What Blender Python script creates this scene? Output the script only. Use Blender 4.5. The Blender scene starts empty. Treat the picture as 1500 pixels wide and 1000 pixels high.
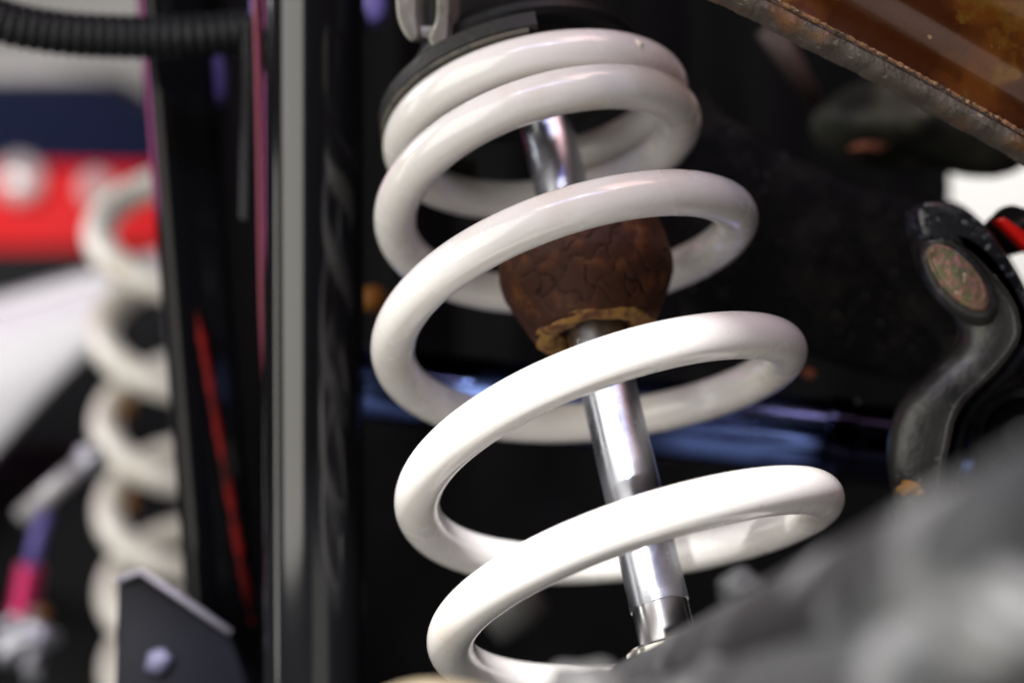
import bpy, math, random
import numpy as np
from mathutils import Vector, Matrix

S = bpy.context.scene
COL = S.collection
rnd = random.Random(7)
PI = math.pi
CZ = 0.70                       # camera height above the floor
F = 2300.0                      # focal length in photograph pixels

# ------------------------------------------------------------------ camera
cam = bpy.data.cameras.new('camera')
cam.sensor_width = 36.0
cam.lens = 36.0 * F / 1500.0
cam.clip_start = 0.01
cam.clip_end = 60.0
cam.dof.use_dof = True
cam.dof.focus_distance = 0.455
cam.dof.aperture_fstop = 4.4
cam.dof.aperture_blades = 0
cam_o = bpy.data.objects.new('camera', cam)
cam_o.location = (0, 0, CZ)
cam_o.rotation_euler = (PI / 2, 0, 0)
COL.objects.link(cam_o)
S.camera = cam_o

# ------------------------------------------------------------------ world
W = bpy.data.worlds.new('World')
S.world = W
W.use_nodes = True
bg = W.node_tree.nodes['Background']
bg.inputs['Color'].default_value = (0.80, 0.82, 1.0, 1)
bg.inputs['Strength'].default_value = 0.004

S.view_settings.view_transform = 'Standard'
S.view_settings.look = 'None'
S.view_settings.gamma = 1.0
S.view_settings.use_curve_mapping = False
S.view_settings.exposure = 0.0
S.render.engine = 'CYCLES'


def lamp(name, kind, loc, target, power, color, size=0.1, size_y=None, spot=None, blend=0.05):
    l = bpy.data.lights.new(name, kind)
    l.energy = power
    l.color = color
    if kind == 'AREA':
        l.shape = 'RECTANGLE'
        l.size = size
        l.size_y = size_y or size
    elif kind == 'SPOT':
        l.spot_size = spot
        l.spot_blend = blend
        l.shadow_soft_size = size
    else:
        l.shadow_soft_size = size
    o = bpy.data.objects.new(name, l)
    o.location = loc
    d = Vector(target) - Vector(loc)
    o.rotation_euler = d.to_track_quat('-Z', 'Y').to_euler()
    COL.objects.link(o)
    return o


SPRING_C = (0.03, 0.49, CZ)
# spotlight; its hard cone edge imitates a fender's shadow across the lower front coils
Pb = Vector((0.0494, 0.4452, CZ + 0.0003 + 0.004))
n_ = Vector((-0.3100, -0.5990, -0.7385)).normalized()
t_ = Vector((-0.30, -0.62, 0.0))
t_.z = -(n_.x * t_.x + n_.y * t_.y) / n_.z
t_.normalize()
Lk = Pb + t_ * 1.25
half = math.radians(34)
ax_ = (-t_) * math.cos(half) + n_ * math.sin(half)
lamp('key_spotlight', 'SPOT', Lk, Lk + ax_, 190, (1.0, 0.985, 0.97), 0.012, spot=2 * half, blend=0.012)
# unseen broad fill at front left, shaped for the post's strip and coil tone
lamp('fill_front_left', 'AREA', (-1.05, -0.55, CZ + 0.27), (0.0, 0.5, CZ + 0.02), 25, (1.0, 0.965, 0.885), 1.40, 1.50)
# rosy wash from the ceiling
lamp('hall_light_ceiling', 'AREA', (0.50, 0.10, CZ + 1.05), SPRING_C, 4.5, (1.0, 0.62, 0.60), 0.5, 0.5)
# unseen low fill added to brighten the coil undersides
lamp('low_fill', 'AREA', (0.25, -0.25, CZ - 0.55), SPRING_C, 0.8, (1.0, 0.97, 0.88), 0.6, 0.6)
# blue violet stage lamps
lamp('violet_stage_lamp', 'AREA', (0.10, -0.55, CZ + 1.15), (0.1, 0.65, CZ), 4, (0.36, 0.38, 1.0), 0.9, 0.06)
lamp('violet_side_lamp', 'AREA', (-1.0, 1.55, CZ + 0.45), (-0.1, 0.6, CZ + 0.1), 1.0, (0.85, 0.20, 0.55), 0.12, 0.7)
lamp('hall_light_side', 'AREA', (-1.6, 0.50, CZ - 0.15), (-0.1, 0.57, CZ), 2.2, (1.0, 1.0, 0.93), 0.16, 0.9)
# small ceiling lamps: give the paint its bright specks
for x, y, z in ((-0.55, -0.9, 1.5), (-0.40, -0.95, 1.5), (0.15, -0.8, 1.6), (0.28, -0.85, 1.6), (0.7, -0.5, 1.5)):
    lamp('ceiling_lamp', 'POINT', (x, y, CZ + z), (0, 0.5, CZ), 8.0, (1, 0.98, 0.96), 0.014)
# unseen lights added to brighten the red car, white wing and wall
lamp('car_fill', 'AREA', (-2.2, 4.5, CZ + 1.0), (-1.8, 6.0, CZ + 0.4), 27, (1.0, 0.97, 0.95), 1.0, 0.6)
lamp('wing_fill', 'AREA', (-1.3, 0.95, CZ + 0.7), (-0.45, 1.5, CZ), 11, (0.97, 0.97, 1.0), 0.5, 0.4)
lamp('wall_fill', 'AREA', (2.2, 5.0, CZ + 1.6), (2.4, 7.6, CZ + 0.8), 95, (1.0, 0.98, 0.97), 1.2, 1.0)


# ------------------------------------------------------------------ helpers
def at(u, v, y):
    """point that stands y metres into the scene along the sight line of photo pixel (u, v)"""
    return Vector(((u - 750.0) / F * y, y, CZ - (v - 500.0) / F * y))


def mesh(name, verts, faces, mat, parent=None, smooth=True, sharp=None):
    me = bpy.data.meshes.new(name)
    me.from_pydata([tuple(v) for v in verts], [], faces)
    me.validate()
    me.update()
    if smooth:
        me.polygons.foreach_set('use_smooth', [True] * len(me.polygons))
        if sharp is not None:
            me.set_sharp_from_angle(angle=math.radians(sharp))
    me.materials.append(mat)
    o = bpy.data.objects.new(name, me)
    COL.objects.link(o)
    if parent:
        o.parent = parent
        o.matrix_parent_inverse = parent.matrix_world.inverted()
    return o


def tag(o, label, cat, group=None):
    o['label'] = label
    o['category'] = cat
    if group:
        o['group'] = group
    return o


def structure(o):
    o['kind'] = 'structure'
    return o


def thing(name, label, cat, loc=(0, 0, 0), group=None):
    o = bpy.data.objects.new(name, None)
    o.location = loc
    o.empty_display_size = 0.02
    COL.objects.link(o)
    o.matrix_world = Matrix.Translation(Vector(loc))
    return tag(o, label, cat, group)


def catmull(pts, n):
    P = [Vector(p) for p in pts]
    P = [P[0] * 2 - P[1]] + P + [P[-1] * 2 - P[-2]]
    out = []
    for i in range(1, len(P) - 2):
        for k in range(n):
            t = k / n
            a, b, c, d = P[i - 1], P[i], P[i + 1], P[i + 2]
            out.append(0.5 * ((2 * b) + (c - a) * t + (2 * a - 5 * b + 4 * c - d) * t * t + (3 * (b - c) + d - a) * t ** 3))
    out.append(P[-2])
    return out


def sweep(path, rad, seg=24, cap=True, up=None, squash=1.0):
    """tube along a path; rad is a number or a list"""
    path = [Vector(p) for p in path]
    n = len(path)
    R = rad if isinstance(rad, (list, tuple)) else [rad] * n
    verts, faces = [], []
    t0 = (path[1] - path[0]).normalized()
    nrm = (up or (Vector((0, 0, 1)) if abs(t0.z) < 0.9 else Vector((1, 0, 0))))
    nrm = (nrm - t0 * nrm.dot(t0)).normalized()
    for i in range(n):
        t = (path[min(i + 1, n - 1)] - path[max(i - 1, 0)]).normalized()
        nrm = (nrm - t * nrm.dot(t)).normalized()
        b = t.cross(nrm)
        for k in range(seg):
            a = 2 * PI * k / seg
            verts.append(path[i] + nrm * (math.cos(a) * R[i]) + b * (math.sin(a) * R[i] * squash))
    for i in range(n - 1):
        for k in range(seg):
            k2 = (k + 1) % seg
            faces.append((i * seg + k, i * seg + k2, (i + 1) * seg + k2, (i + 1) * seg + k))
    if cap:
        faces.append(tuple(range(seg))[::-1])
        faces.append(tuple((n - 1) * seg + k for k in range(seg)))
    return verts, faces


def frame(axis, hint=Vector((0, -1, 0))):
    a = Vector(axis).normalized()
    if abs(a.dot(hint)) > 0.98:
        hint = Vector((0, 0, 1))
    e1 = (hint - a * hint.dot(a)).normalized()
    return a, e1, a.cross(e1)


def lathe(origin, axis, prof, seg=48, a0=0.0, a1=2 * PI, closed=False, hint=Vector((0, -1, 0))):
    """prof: list of (radius, height along axis)"""
    a, e1, e2 = frame(axis, hint)
    origin = Vector(origin)
    full = abs(a1 - a0 - 2 * PI) < 1e-6
    ns = seg if full else seg + 1
    verts, faces = [], []
    m = len(prof)
    for k in range(ns):
        an = a0 + (a1 - a0) * k / seg
        d = e1 * math.cos(an) + e2 * math.sin(an)
        for r, h in prof:
            verts.append(origin + a * h + d * r)
    for k in range(seg):
        k2 = (k + 1) % ns
        for j in range(m if closed else m - 1):
            j2 = (j + 1) % m
            faces.append((k * m + j, k2 * m + j, k2 * m + j2, k * m + j2))
    if not full and closed:
        faces.append(tuple(range(m)))
        faces.append(tuple((ns - 1) * m + j for j in range(m))[::-1])
    return verts, faces


def slab(outline, depth_vec, bevel=0.0015):
    """closed outline of points extruded by depth_vec, its front edge bevelled"""
    P = [Vector(p) for p in outline]
    n = len(P)
    c = sum(P, Vector()) / n
    d = Vector(depth_vec)
    dn = d.normalized()
    ins = []
    for i in range(n):
        e0 = (P[i] - P[i - 1]).normalized()
        e1 = (P[(i + 1) % n] - P[i]).normalized()
        m = (dn.cross(e0) + dn.cross(e1))
        if m.length < 1e-6:
            m = dn.cross(e1)
        m.normalize()
        ins.append(m)
    # orientation
    area = sum(((P[i] - c).cross(P[(i + 1) % n] - c)).dot(dn) for i in range(n))
    s = 1 if area > 0 else -1
    rings = [[P[i] + ins[i] * s * bevel for i in range(n)],
             [P[i] + ins[i] * s * bevel * 0.3 + dn * bevel * 0.3 for i in range(n)],
             [P[i] + dn * bevel for i in range(n)],
             [P[i] + d for i in range(n)]]
    verts = [v for r in rings for v in r]
    faces = []
    for r in range(3):
        for i in range(n):
            j = (i + 1) % n
            q = (r * n + i, r * n + j, (r + 1) * n + j, (r + 1) * n + i)
            faces.append(q if s > 0 else q[::-1])
    f0 = tuple(range(n))
    f1 = tuple(3 * n + i for i in range(n))
    faces.append(f0[::-1] if s > 0 else f0)
    faces.append(f1 if s > 0 else f1[::-1])
    return verts, faces


def smooth_outline(pts, n=6):
    P = [Vector(p) for p in pts]
    out = []
    m = len(P)
    for i in range(m):
        a, b, c, d = P[i - 1], P[i], P[(i + 1) % m], P[(i + 2) % m]
        for k in range(n):
            t = k / n
            out.append(0.5 * ((2 * b) + (c - a) * t + (2 * a - 5 * b + 4 * c - d) * t * t + (3 * (b - c) + d - a) * t ** 3))
    return out


def blob(center, radii, seed=0, lump=0.12, rot=None, nu=28, nv=18):
    r = random.Random(seed)
    ph = [(r.uniform(1, 3), r.uniform(0, 6), r.uniform(1, 3), r.uniform(0, 6)) for _ in range(5)]
    verts, faces = [], []
    M = rot or Matrix.Identity(3)
    for j in range(nv + 1):
        th = PI * j / nv
        for i in range(nu):
            an = 2 * PI * i / nu
            d = Vector((math.sin(th) * math.cos(an), math.sin(th) * math.sin(an), math.cos(th)))
            k = 1 + lump * sum(math.sin(a * d.x * 2 + b) * math.sin(c * d.z * 2 + e + d.y * a) for a, b, c, e in ph) / 2
            p = Vector((d.x * radii[0], d.y * radii[1], d.z * radii[2])) * k
            verts.append(Vector(center) + M @ p)
    for j in range(nv):
        for i in range(nu):
            i2 = (i + 1) % nu
            faces.append((j * nu + i, j * nu + i2, (j + 1) * nu + i2, (j + 1) * nu + i))
    return verts, faces


def join(*ms):
    V, Fc = [], []
    for v, f in ms:
        o = len(V)
        V += list(v)
        Fc += [tuple(i + o for i in q) for q in f]
    return V, Fc


def hexprism(c, axis, r, h, ch=0.15):
    a, e1, e2 = frame(axis)
    prof = [(r * (1 - ch), 0), (r, h * 0.18), (r, h * 0.85), (r * (1 - ch), h)]
    V, Fc = [], []
    for k in range(6):
        an = k * PI / 3 + 0.2
        for rr, hh in prof:
            V.append(Vector(c) + a * hh + (e1 * math.cos(an) + e2 * math.sin(an)) * rr)
    for k in range(6):
        k2 = (k + 1) % 6
        for j in range(3):
            Fc.append((k * 4 + j, k2 * 4 + j, k2 * 4 + j + 1, k * 4 + j + 1))
    Fc.append(tuple(k * 4 for k in range(6))[::-1])
    Fc.append(tuple(k * 4 + 3 for k in range(6)))
    return V, Fc


# ------------------------------------------------------------------ materials
def mat(name, color, rough=0.5, metal=0.0, coat=0.0, coat_rough=0.05, noise=None, bump=None, rough_var=0.0, spec=0.5):
    """noise: list of (scale, lo, hi, colour) colour layers from noise; bump: list of (scale, strength)"""
    m = bpy.data.materials.new(name)
    m.use_nodes = True
    N, L = m.node_tree.nodes, m.node_tree.links
    b = N['Principled BSDF']
    b.inputs['Base Color'].default_value = (*color, 1)
    b.inputs['Roughness'].default_value = rough
    b.inputs['Metallic'].default_value = metal
    b.inputs['Coat Weight'].default_value = coat
    b.inputs['Coat Roughness'].default_value = coat_rough
    b.inputs['Specular IOR Level'].default_value = spec
    tc = N.new('ShaderNodeTexCoord')
    last = None
    for i, ly in enumerate(noise or []):
        sc, lo, hi, c = ly[:4]
        t = N.new('ShaderNodeTexNoise')
        t.inputs['Scale'].default_value = sc
        t.inputs['Detail'].default_value = ly[4] if len(ly) > 4 else 6
        mp = N.new('ShaderNodeMapping')
        mp.inputs['Location'].default_value = (i * 3.7, i * 1.3, i * 5.1)
        if len(ly) > 5:
            mp.inputs['Scale'].default_value = ly[5]
        L.new(tc.outputs['Object'], mp.inputs['Vector'])
        L.new(mp.outputs['Vector'], t.inputs['Vector'])
        rp = N.new('ShaderNodeMapRange')
        rp.inputs['From Min'].default_value = lo
        rp.inputs['From Max'].default_value = hi
        L.new(t.outputs['Fac'], rp.inputs['Value'])
        mx = N.new('ShaderNodeMix')
        mx.data_type = 'RGBA'
        mx.inputs['A'].default_value = (*color, 1)
        mx.inputs['B'].default_value = (*c, 1)
        if last:
            L.new(last, mx.inputs['A'])
        L.new(rp.outputs['Result'], mx.inputs['Factor'])
        last = mx.outputs['Result']
    if last:
        L.new(last, b.inputs['Base Color'])
    if rough_var:
        t = N.new('ShaderNodeTexNoise')
        t.inputs['Scale'].default_value = 60
        t.inputs['Detail'].default_value = 8
        L.new(tc.outputs['Object'], t.inputs['Vector'])
        rp = N.new('ShaderNodeMapRange')
        rp.inputs['From Min'].default_value = 0.3
        rp.inputs['From Max'].default_value = 0.7
        rp.inputs['To Min'].default_value = max(0.02, rough - rough_var)
        rp.inputs['To Max'].default_value = rough + rough_var
        L.new(t.outputs['Fac'], rp.inputs['Value'])
        L.new(rp.outputs['Result'], b.inputs['Roughness'])
    prev = None
    for bp in (bump or []):
        sc, st = bp[:2]
        t = N.new('ShaderNodeTexNoise')
        t.inputs['Scale'].default_value = sc
        t.inputs['Detail'].default_value = 5
        if len(bp) > 2:
            mp = N.new('ShaderNodeMapping')
            mp.inputs['Scale'].default_value = bp[2]
            L.new(tc.outputs['Object'], mp.inputs['Vector'])
            L.new(mp.outputs['Vector'], t.inputs['Vector'])
        else:
            L.new(tc.outputs['Object'], t.inputs['Vector'])
        bn = N.new('ShaderNodeBump')
        bn.inputs['Strength'].default_value = st
        bn.inputs['Distance'].default_value = 0.001
        L.new(t.outputs['Fac'], bn.inputs['Height'])
        if prev:
            L.new(prev, bn.inputs['Normal'])
        prev = bn.outputs['Normal']
    if prev:
        L.new(prev, b.inputs['Normal'])
    return m


M = {}
M['coil'] = mat('white_coil_paint', (0.76, 0.735, 0.70), 0.26, coat=0.6, coat_rough=0.02,
                noise=[(38, 0.56, 0.80, (0.68, 0.60, 0.52)), (420, 0.71, 0.76, (0.55, 0.40, 0.28)), (16, 0.66, 0.82, (0.66, 0.46, 0.30))],
                bump=[(45, 0.05), (300, 0.02)], rough_var=0.06)
M['coil_far'] = mat('cream_coil_paint', (0.74, 0.70, 0.62), 0.32, coat=0.3,
                    noise=[(30, 0.55, 0.8, (0.62, 0.52, 0.40))])
M['chip'] = mat('chipped_primer', (0.60, 0.38, 0.06), 0.7)
M['chip_flake'] = mat('paint_flake', (0.80, 0.74, 0.60), 0.4)
M['chrome'] = mat('chrome_rod', (0.46, 0.47, 0.52), 0.29, 1.0, noise=[(30, 0.5, 0.72, (0.28, 0.285, 0.33), 8, (1, 1, 0.12))],
                  rough_var=0.10, bump=[(90, 0.05, (1, 1, 0.1)), (900, 0.02)])
M['chrome_bare'] = mat('bare_polished_steel', (0.55, 0.54, 0.56), 0.20, 1.0, bump=[(200, 0.02, (1, 1, 0.05))])
M['washer'] = mat('bright_washer_steel', (0.80, 0.77, 0.70), 0.22, 1.0)
M['black_gloss'] = mat('black_gloss_paint', (0.006, 0.006, 0.007), 0.12, spec=0.65,
                       bump=[(18, 0.015)])
M['black_bar'] = mat('black_bar_paint', (0.005, 0.005, 0.006), 0.10, spec=0.22, rough_var=0.04)
M['black_satin'] = mat('black_satin_paint', (0.006, 0.006, 0.007), 0.42, spec=0.22, rough_var=0.1,
                       noise=[(120, 0.62, 0.74, (0.035, 0.036, 0.038))], bump=[(300, 0.15)])
M['black_arm'] = mat('dusty_black_paint', (0.003, 0.003, 0.0035), 0.55, spec=0.06, rough_var=0.1,
                     noise=[(45, 0.52, 0.80, (0.014, 0.0135, 0.0125)), (18, 0.56, 0.75, (0.026, 0.025, 0.022)), (620, 0.63, 0.70, (0.06, 0.058, 0.054))],
                     bump=[(280, 0.25), (900, 0.12)])
M['flaked'] = mat('flaking_black_paint', (0.010, 0.012, 0.017), 0.33, rough_var=0.12,
                  noise=[(480, 0.60, 0.645, (0.20, 0.22, 0.27)), (60, 0.6, 0.8, (0.06, 0.07, 0.08))],
                  bump=[(160, 0.6), (600, 0.2)])
M['forged'] = mat('bare_forged_steel', (0.036, 0.035, 0.032), 0.36, 0.40, rough_var=0.12,
                  noise=[(35, 0.46, 0.66, (0.013, 0.013, 0.014)), (70, 0.58, 0.70, (0.085, 0.085, 0.08)), (25, 0.66, 0.78, (0.12, 0.08, 0.03)), (500, 0.67, 0.73, (0.12, 0.12, 0.11))],
                  bump=[(220, 0.3), (700, 0.15)])
M['bolt'] = mat('iridescent_bolt_plating', (0.20, 0.115, 0.08), 0.48, 0.5, rough_var=0.12,
                noise=[(260, 0.47, 0.58, (0.12, 0.115, 0.055)), (330, 0.54, 0.64, (0.30, 0.13, 0.10)), (320, 0.60, 0.70, (0.42, 0.34, 0.24))],
                bump=[(400, 0.5)])
M['rubber'] = mat('black_rubber', (0.012, 0.011, 0.010), 0.55, spec=0.3, noise=[(150, 0.6, 0.75, (0.045, 0.042, 0.036))], bump=[(400, 0.3)])
M['rubber_edge'] = mat('worn_rubber_edge', (0.085, 0.075, 0.058), 0.7, noise=[(200, 0.5, 0.65, (0.03, 0.03, 0.028))], bump=[(300, 0.4)])
M['seat'] = mat('black_seat_steel', (0.006, 0.006, 0.006), 0.5, spec=0.2, noise=[(60, 0.55, 0.75, (0.014, 0.015, 0.015))], bump=[(200, 0.2)])
M['conduit'] = mat('ribbed_conduit_plastic', (0.008, 0.009, 0.010), 0.42, spec=0.3)
M['copper'] = mat('brown_painted_panel', (0.062, 0.016, 0.003), 0.30, 0.35, coat=0.6, coat_rough=0.12, rough_var=0.08,
                  noise=[(26, 0.50, 0.62, (0.15, 0.045, 0.006)), (44, 0.60, 0.64, (0.17, 0.075, 0.010)), (70, 0.58, 0.72, (0.05, 0.012, 0.003)),
                         (300, 0.71, 0.77, (0.28, 0.17, 0.08))],
                  bump=[(40, 0.25), (260, 0.12)])
M['seam'] = mat('dirty_seam_metal', (0.105, 0.088, 0.070), 0.55, 0.3, noise=[(90, 0.50, 0.68, (0.07, 0.055, 0.042)), (300, 0.62, 0.72, (0.26, 0.22, 0.17)),
                                                                       (60, 0.56, 0.7, (0.16, 0.075, 0.03))], bump=[(420, 0.4), (900, 0.3)])
M['seal'] = mat('crusty_seal_line', (0.22, 0.11, 0.045), 0.8, noise=[(400, 0.5, 0.6, (0.05, 0.03, 0.02)), (500, 0.62, 0.7, (0.5, 0.36, 0.22))], bump=[(500, 0.8)])
M['lug'] = mat('zinc_grey_metal', (0.26, 0.255, 0.22), 0.46, 0.45, noise=[(90, 0.5, 0.7, (0.13, 0.125, 0.09)), (180, 0.62, 0.74, (0.5, 0.48, 0.40))], bump=[(200, 0.4)])
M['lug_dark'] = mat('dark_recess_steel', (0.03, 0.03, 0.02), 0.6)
M['cast'] = mat('grey_cast_metal', (0.028, 0.029, 0.030), 0.6, 0.1, spec=0.3, noise=[(34, 0.44, 0.56, (0.007, 0.007, 0.008)), (44, 0.55, 0.66, (0.105, 0.106, 0.106))], bump=[(100, 0.4)])
M['cast_light'] = mat('pale_cast_metal', (0.085, 0.085, 0.084), 0.55, 0.1, noise=[(60, 0.5, 0.7, (0.05, 0.05, 0.05))])
M['beige'] = mat('beige_rim', (0.20, 0.16, 0.10), 0.5)
M['black_blue_glints'] = mat('black_chrome_blue_glints', (0.20, 0.30, 0.72), 0.14, 1.0, rough_var=0.06, noise=[(14, 0.44, 0.53, (0.006, 0.006, 0.014), 2)], bump=[(60, 0.10)])  # blue patches between dark ones paint in the tube's local highlights
M['plate'] = mat('dark_blue_grey_plate', (0.005, 0.0055, 0.009), 0.45, spec=0.12)
M['plate_edge'] = mat('lit_plate_edge', (0.32, 0.30, 0.36), 0.35, 0.4)  # pale tone paints the lit upper edge of the dark plate
M['steel'] = mat('bright_bolt_steel', (0.50, 0.50, 0.56), 0.38, 0.8)
M['bolt_far'] = mat('lavender_grey_bolt', (0.10, 0.098, 0.16), 0.55, 0.2)
M['maroon'] = mat('crimson_reflection_tone', (0.20, 0.018, 0.05), 0.35)  # maroon tone for the crimson reflection beside the post
M['red_led_reflection'] = mat('painted_red_reflection', (0.17, 0.001, 0.001), 0.4, spec=0.15, noise=[(75, 0.42, 0.58, (0.02, 0.0004, 0.0004))])  # red base colour imitates an LED reflected in the bar
M['red'] = mat('red_plastic', (0.60, 0.01, 0.008), 0.3)
M['amber'] = mat('amber_plastic', (0.17, 0.065, 0.009), 0.6, spec=0.2)
M['violet'] = mat('violet_highlight_and_link', (0.13, 0.11, 0.38), 0.4)  # colours the modelled violet highlights and the link end
M['magenta'] = mat('magenta_anodised', (0.55, 0.02, 0.13), 0.28, 0.4)
M['car_red'] = mat('red_car_paint', (0.75, 0.006, 0.010), 0.5, spec=0.12)
M['glass'] = mat('dark_blue_glass', (0.012, 0.016, 0.045), 0.25, coat=0.2)
M['car_roof'] = mat('pale_roof_paint', (0.62, 0.60, 0.60), 0.4)
M['tyre'] = mat('black_tyre', (0.008, 0.008, 0.010), 0.7, spec=0.2)
M['rim'] = mat('silver_rim', (0.5, 0.5, 0.52), 0.3, 0.8)
M['lens'] = mat('pale_bokeh_disc', (0.85, 0.72, 0.72), 0.08, 0.2, coat=1.0)  # colours the disc that models a blurred highlight
M['white_panel'] = mat('white_panel_paint', (0.80, 0.80, 0.82), 0.35)
M['grey_panel'] = mat('light_grey_metal', (0.45, 0.44, 0.45), 0.4, 0.3)
M['wall'] = mat('white_hall_wall', (0.80, 0.79, 0.76), 0.7, noise=[(2, 0.4, 0.7, (0.74, 0.72, 0.69))])
M['floor'] = mat('dark_hall_floor', (0.045, 0.045, 0.048), 0.6, noise=[(3, 0.4, 0.7, (0.03, 0.03, 0.032))])
M['liner'] = mat('black_liner_plastic', (0.003, 0.003, 0.0035), 0.7, spec=0.08, noise=[(20, 0.5, 0.75, (0.006, 0.006, 0.007))], bump=[(60, 0.3)])
M['housing'] = mat('grey_green_housing', (0.034, 0.034, 0.026), 0.6, 0.1, spec=0.2, noise=[(40, 0.46, 0.62, (0.010, 0.010, 0.008)), (60, 0.56, 0.68, (0.075, 0.072, 0.045))])
M['rust'] = mat('orange_rust', (0.16, 0.05, 0.02), 0.8, noise=[(300, 0.5, 0.65, (0.16, 0.04, 0.01))])


def foam_material(name, attr, base, dark, light):
    m = mat(name, base, 0.62, spec=0.22)
    N, L = m.node_tree.nodes, m.node_tree.links
    b = N['Principled BSDF']
    tc = N.new('ShaderNodeTexCoord')
    v = N.new('ShaderNodeAttribute')
    v.attribute_name = attr
    t = N.new('ShaderNodeTexNoise')
    t.inputs['Scale'].default_value = 130
    t.inputs['Detail'].default_value = 7
    L.new(tc.outputs['Object'], t.inputs['Vector'])
    mx = N.new('ShaderNodeMix')
    mx.data_type = 'RGBA'
    mx.inputs['A'].default_value = (*base, 1)
    mx.inputs['B'].default_value = (*light, 1)
    rp = N.new('ShaderNodeMapRange')
    rp.inputs['From Min'].default_value = 0.52
    rp.inputs['From Max'].default_value = 0.72
    L.new(t.outputs['Fac'], rp.inputs['Value'])
    L.new(rp.outputs['Result'], mx.inputs['Factor'])
    m2 = N.new('ShaderNodeMix')
    m2.data_type = 'RGBA'
    L.new(mx.outputs['Result'], m2.inputs['A'])
    m2.inputs['B'].default_value = (*dark, 1)
    L.new(v.outputs['Fac'], m2.inputs['Factor'])
    L.new(m2.outputs['Result'], b.inputs['Base Color'])
    bn = N.new('ShaderNodeBump')
    bn.inputs['Strength'].default_value = 0.35
    bn.inputs['Distance'].default_value = 0.0006
    L.new(t.outputs['Fac'], bn.inputs['Height'])
    L.new(bn.outputs['Normal'], b.inputs['Normal'])
    return m


# ------------------------------------------------------------------ setting
fl = mesh('floor', [(-7, -3, 0), (7, -3, 0), (7, 8, 0), (-7, 8, 0)], [(0, 1, 2, 3)], M['floor'], smooth=False)
structure(fl)
wl = mesh('wall', [(-7, 7.6, 0), (7, 7.6, 0), (7, 7.6, 3.4), (-7, 7.6, 3.4), (-7, 7.8, 0), (7, 7.8, 0), (7, 7.8, 3.4), (-7, 7.8, 3.4)],
          [(0, 1, 2, 3), (4, 7, 6, 5), (3, 2, 6, 7), (0, 4, 5, 1), (0, 3, 7, 4), (1, 5, 6, 2)], M['wall'], smooth=False)
structure(wl)

# wheel arch liner: a curved black shell behind the suspension
outl = [at(288, -260, 1.0), at(300, 300, 1.0), at(330, 700, 1.0), at(330, 1500, 1.0)]
V, Fc = [], []
NU, NV = 26, 22
for j in range(NV + 1):
    for i in range(NU + 1):
        s, q = i / NU, j / NV
        u = 285 + (1392 - 285) * s
        v = -500 + 2200 * q
        y = 0.95 - 0.10 * (2 * s - 1) ** 2 + 0.012 * math.sin(s * 40) * math.sin(q * 5)
        V.append(at(u, v, y))
n0 = len(V)
V += [p + Vector((0, 0.006, 0)) for p in V]
for j in range(NV):
    for i in range(NU):
        a = j * (NU + 1) + i
        Fc.append((a, a + NU + 1, a + NU + 2, a + 1))
        Fc.append((n0 + a, n0 + a + 1, n0 + a + NU + 2, n0 + a + NU + 1))
for i in range(NU):
    Fc.append((i, i + 1, n0 + i + 1, n0 + i))
    b_ = NV * (NU + 1)
    Fc.append((b_ + i + 1, b_ + i, n0 + b_ + i, n0 + b_ + i + 1))
for j in range(NV):
    a, c = j * (NU + 1), (j + 1) * (NU + 1)
    Fc.append((a, n0 + a, n0 + c, c))
    Fc.append((a + NU, c + NU, n0 + c + NU, n0 + a + NU))
tag(mesh('wheel_arch_liner', V, Fc, M['liner'], sharp=40), 'black plastic wheel arch liner in the dark behind the white spring', 'liner')

# ------------------------------------------------------------------ the spring
K = 2 * PI
P0 = Vector((0.04068587, 0.47065306, CZ - 0.08868396))
AX = Vector((-0.20207920, 0.41138469, 1.0)).normalized()
RK = [0.05773, 0.06002, 0.06123, 0.06146, 0.06156, 0.05871, 0.05443, 0.04961, 0.04593, 0.0465, 0.04815]
HK = [0.0, 0.02415, 0.04313, 0.07134, 0.09565, 0.12, 0.14339, 0.16294, 0.1759, 0.17802, 0.19392]
KN = [0.6 * K + 0.5 * K * i for i in range(11)]
_, E1, E2 = frame(AX)
if E2.x < 0:
    E2 = -E2


def cub(t, ys):
    x = (t - KN[0]) / (KN[1] - KN[0])
    if x < 0:
        return ys[0] + (ys[1] - ys[0]) * x
    i = min(int(x), len(ys) - 2)
    x -= i
    ye = [2 * ys[0] - ys[1]] + list(ys) + [2 * ys[-1] - ys[-2]]
    a, b, c, e = ye[i:i + 4]
    return b + .5 * x * (c - a + x * (2 * a - 5 * b + 4 * c - e + x * (3 * (b - c) + e - a)))


def helix(t):
    r = cub(t, RK)
    h = cub(t, HK)
    return P0 + AX * h + (E1 * math.cos(t) + E2 * math.sin(t)) * r


NH = 1100
T0, T1 = 0.02 * K, 5.50 * K
path = [helix(T0 + (T1 - T0) * i / NH) for i in range(NH + 1)]
WIRE = 0.007
rad = [WIRE] * (NH + 1)
for i in range(5):
    rad[NH - i] = WIRE * (0.80 + 0.04 * i) if i < 5 else WIRE
    rad[i] = WIRE * (0.80 + 0.04 * i)
v_, f_ = sweep(path, rad, 32)
spring = mesh('coil_spring', v_, f_, M['coil'], sharp=50)
tag(spring, 'large white painted coil spring tapering upward around the chrome rod', 'coil spring')
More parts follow.
